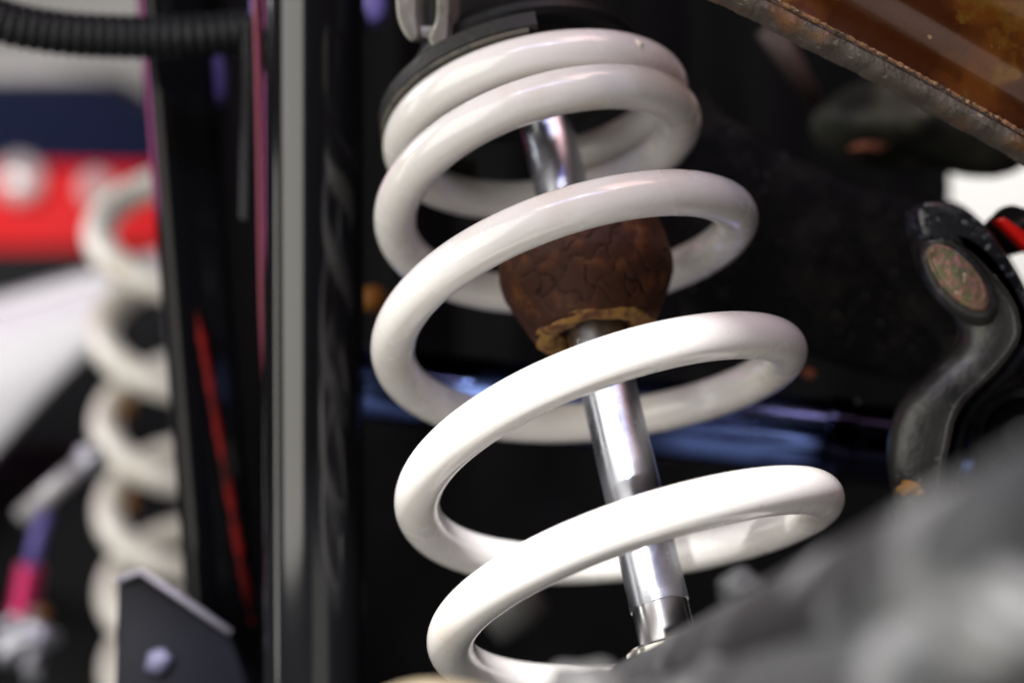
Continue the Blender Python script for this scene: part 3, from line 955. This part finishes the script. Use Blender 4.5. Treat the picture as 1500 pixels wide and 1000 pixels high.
# bushing in the eye of the arm
bs = thing('bushing', 'dark round rubber bushing behind the forged steel curve', 'bushing', at(1500, 630, 0.53))
mesh('sleeve', *lathe(at(1500, 640, 0.53), (-0.3, -1, 0.1), [(0.0125, 0.0), (0.0135, 0.004), (0.0165, 0.004), (0.0175, 0.0), (0.0175, -0.03), (0.0125, -0.03)], 56, closed=True), M['black_satin'], bs, sharp=35)
mesh('core', *lathe(at(1500, 640, 0.53), (-0.3, -1, 0.1), [(0.0001, 0.003), (0.007, 0.003), (0.008, 0.001), (0.0122, -0.003), (0.0122, -0.03), (0.0001, -0.03)], 48), M['rubber'], bs, sharp=35)
tag(mesh('rusty_crust', *blob(at(1334, 716, 0.497), (0.0045, 0.003, 0.0026), 15, 0.3), M['lip']), 'crumb of orange rust below the forged steel curve', 'rust')

# black knob with red tab at the edge
kb = thing('valve_knob', 'black rounded knob with a red tab beside the flaking arm', 'knob', at(1482, 330, 0.53))
mesh('knob_body', *blob(at(1486, 338, 0.535), (0.0105, 0.012, 0.0085), 6, 0.12), M['black_satin'], kb)
mesh('red_tab', *slab([at(u, v, 0.520) for u, v in [(1460, 322), (1472, 318), (1512, 346), (1512, 372)]], (0, 0.006, 0), 0.0008), M['red'], kb, sharp=30)

# ------------------------------------------------------------------ dark tube behind the spring, blue highlights painted on
tb = thing('drive_shaft', 'dark polished shaft with painted blue highlights passing behind the white spring', 'shaft', at(950, 590, 0.64))
tA, tB = at(420, 545, 0.645), at(1420, 668, 0.60)
rt = 0.0155
mesh('shaft_tube', *lathe(tA, tB - tA, [(0.001, 0), (rt, 0), (rt, (tB - tA).length), (0.001, (tB - tA).length)], 64, hint=Vector((0, 0, 1))), M['black_blue_glints'], tb, sharp=40)
tm = tA.lerp(tB, 0.80)
mesh('shaft_collar', *lathe(tm, tB - tA, [(rt, 0), (rt + 0.0015, 0.001), (rt + 0.0015, 0.010), (rt, 0.011)], 64, hint=Vector((0, 0, 1))), M['black_blue_glints'], tb, sharp=40)
tag(mesh('amber_marker', *lathe(at(548, 437, 0.66), (0.3, -1, 0), [(0.0001, 0.003), (0.004, 0.002), (0.0055, 0), (0.0055, -0.006), (0.0001, -0.006)], 24), M['amber']), 'small amber marker glimpsed left of the white spring', 'marker')
tag(mesh('copper_clip', *blob(at(972, 660, 0.70), (0.012, 0.006, 0.0025), 8, 0.2, Matrix.Rotation(math.radians(8), 3, 'Y')), M['rust']), 'dim copper coloured clip behind the chrome rod', 'clip')
tag(mesh('copper_clip', *blob(at(1184, 546, 0.60), (0.0025, 0.002, 0.0016), 8, 0.4), M['rust']), 'tiny copper clip at the right end of the white coil', 'clip')
tag(mesh('pale_stud', *sweep([at(790, 868, 0.74), at(755, 898, 0.74), at(722, 925, 0.74)], [0.0085, 0.010, 0.007], 20), M['cast_light']), 'pale grey stud in the dark inside the lowest coil', 'stud')

# ------------------------------------------------------------------ grey lower arm in front
lo = thing('lower_arm', 'blurred grey cast lower arm in front of the chrome rod base', 'suspension arm', at(1300, 900, 0.30))
pth = catmull([at(915, 1064, 0.40), at(1030, 1012, 0.355), at(1180, 950, 0.29), at(1340, 890, 0.24), at(1520, 815, 0.205), at(1750, 710, 0.185)], 14)
rr_ = [0.0150 - 0.0010 * i / len(pth) for i in range(len(pth))]
mesh('beam', *sweep(pth, rr_, 32, squash=0.9), M['cast'], lo, sharp=50)
pth = catmull([at(700, 1130, 0.36), at(900, 1100, 0.33), at(1100, 1070, 0.27), at(1320, 1040, 0.22), at(1600, 980, 0.19)], 12)
mesh('lower_rib', *sweep(pth, 0.0125, 28), M['cast'], lo)
for i, (u, v, y, r, mt) in enumerate(((1085, 862, 0.36, 0.0055, 'cast'), (1365, 850, 0.222, 0.0060, 'cast_light'), (1475, 930, 0.188, 0.0085, 'cast_light'),
                                      (1215, 985, 0.245, 0.0065, 'cast_light'), (860, 1018, 0.30, 0.0085, 'cast_light'), (1060, 1000, 0.29, 0.006, 'cast_light'))):
    mesh('casting_boss', *blob(at(u, v, y), (r, r, r * 0.8), 20 + i, 0.15), M[mt], lo)
tag(mesh('seat_rim', *sweep(catmull([at(520, 1050, 0.34), at(600, 1018, 0.33), at(680, 1020, 0.33), at(790, 1050, 0.34)], 10), 0.0030, 16), M['beige']), 'beige rim of the lower spring cup under the lowest coil', 'rim')
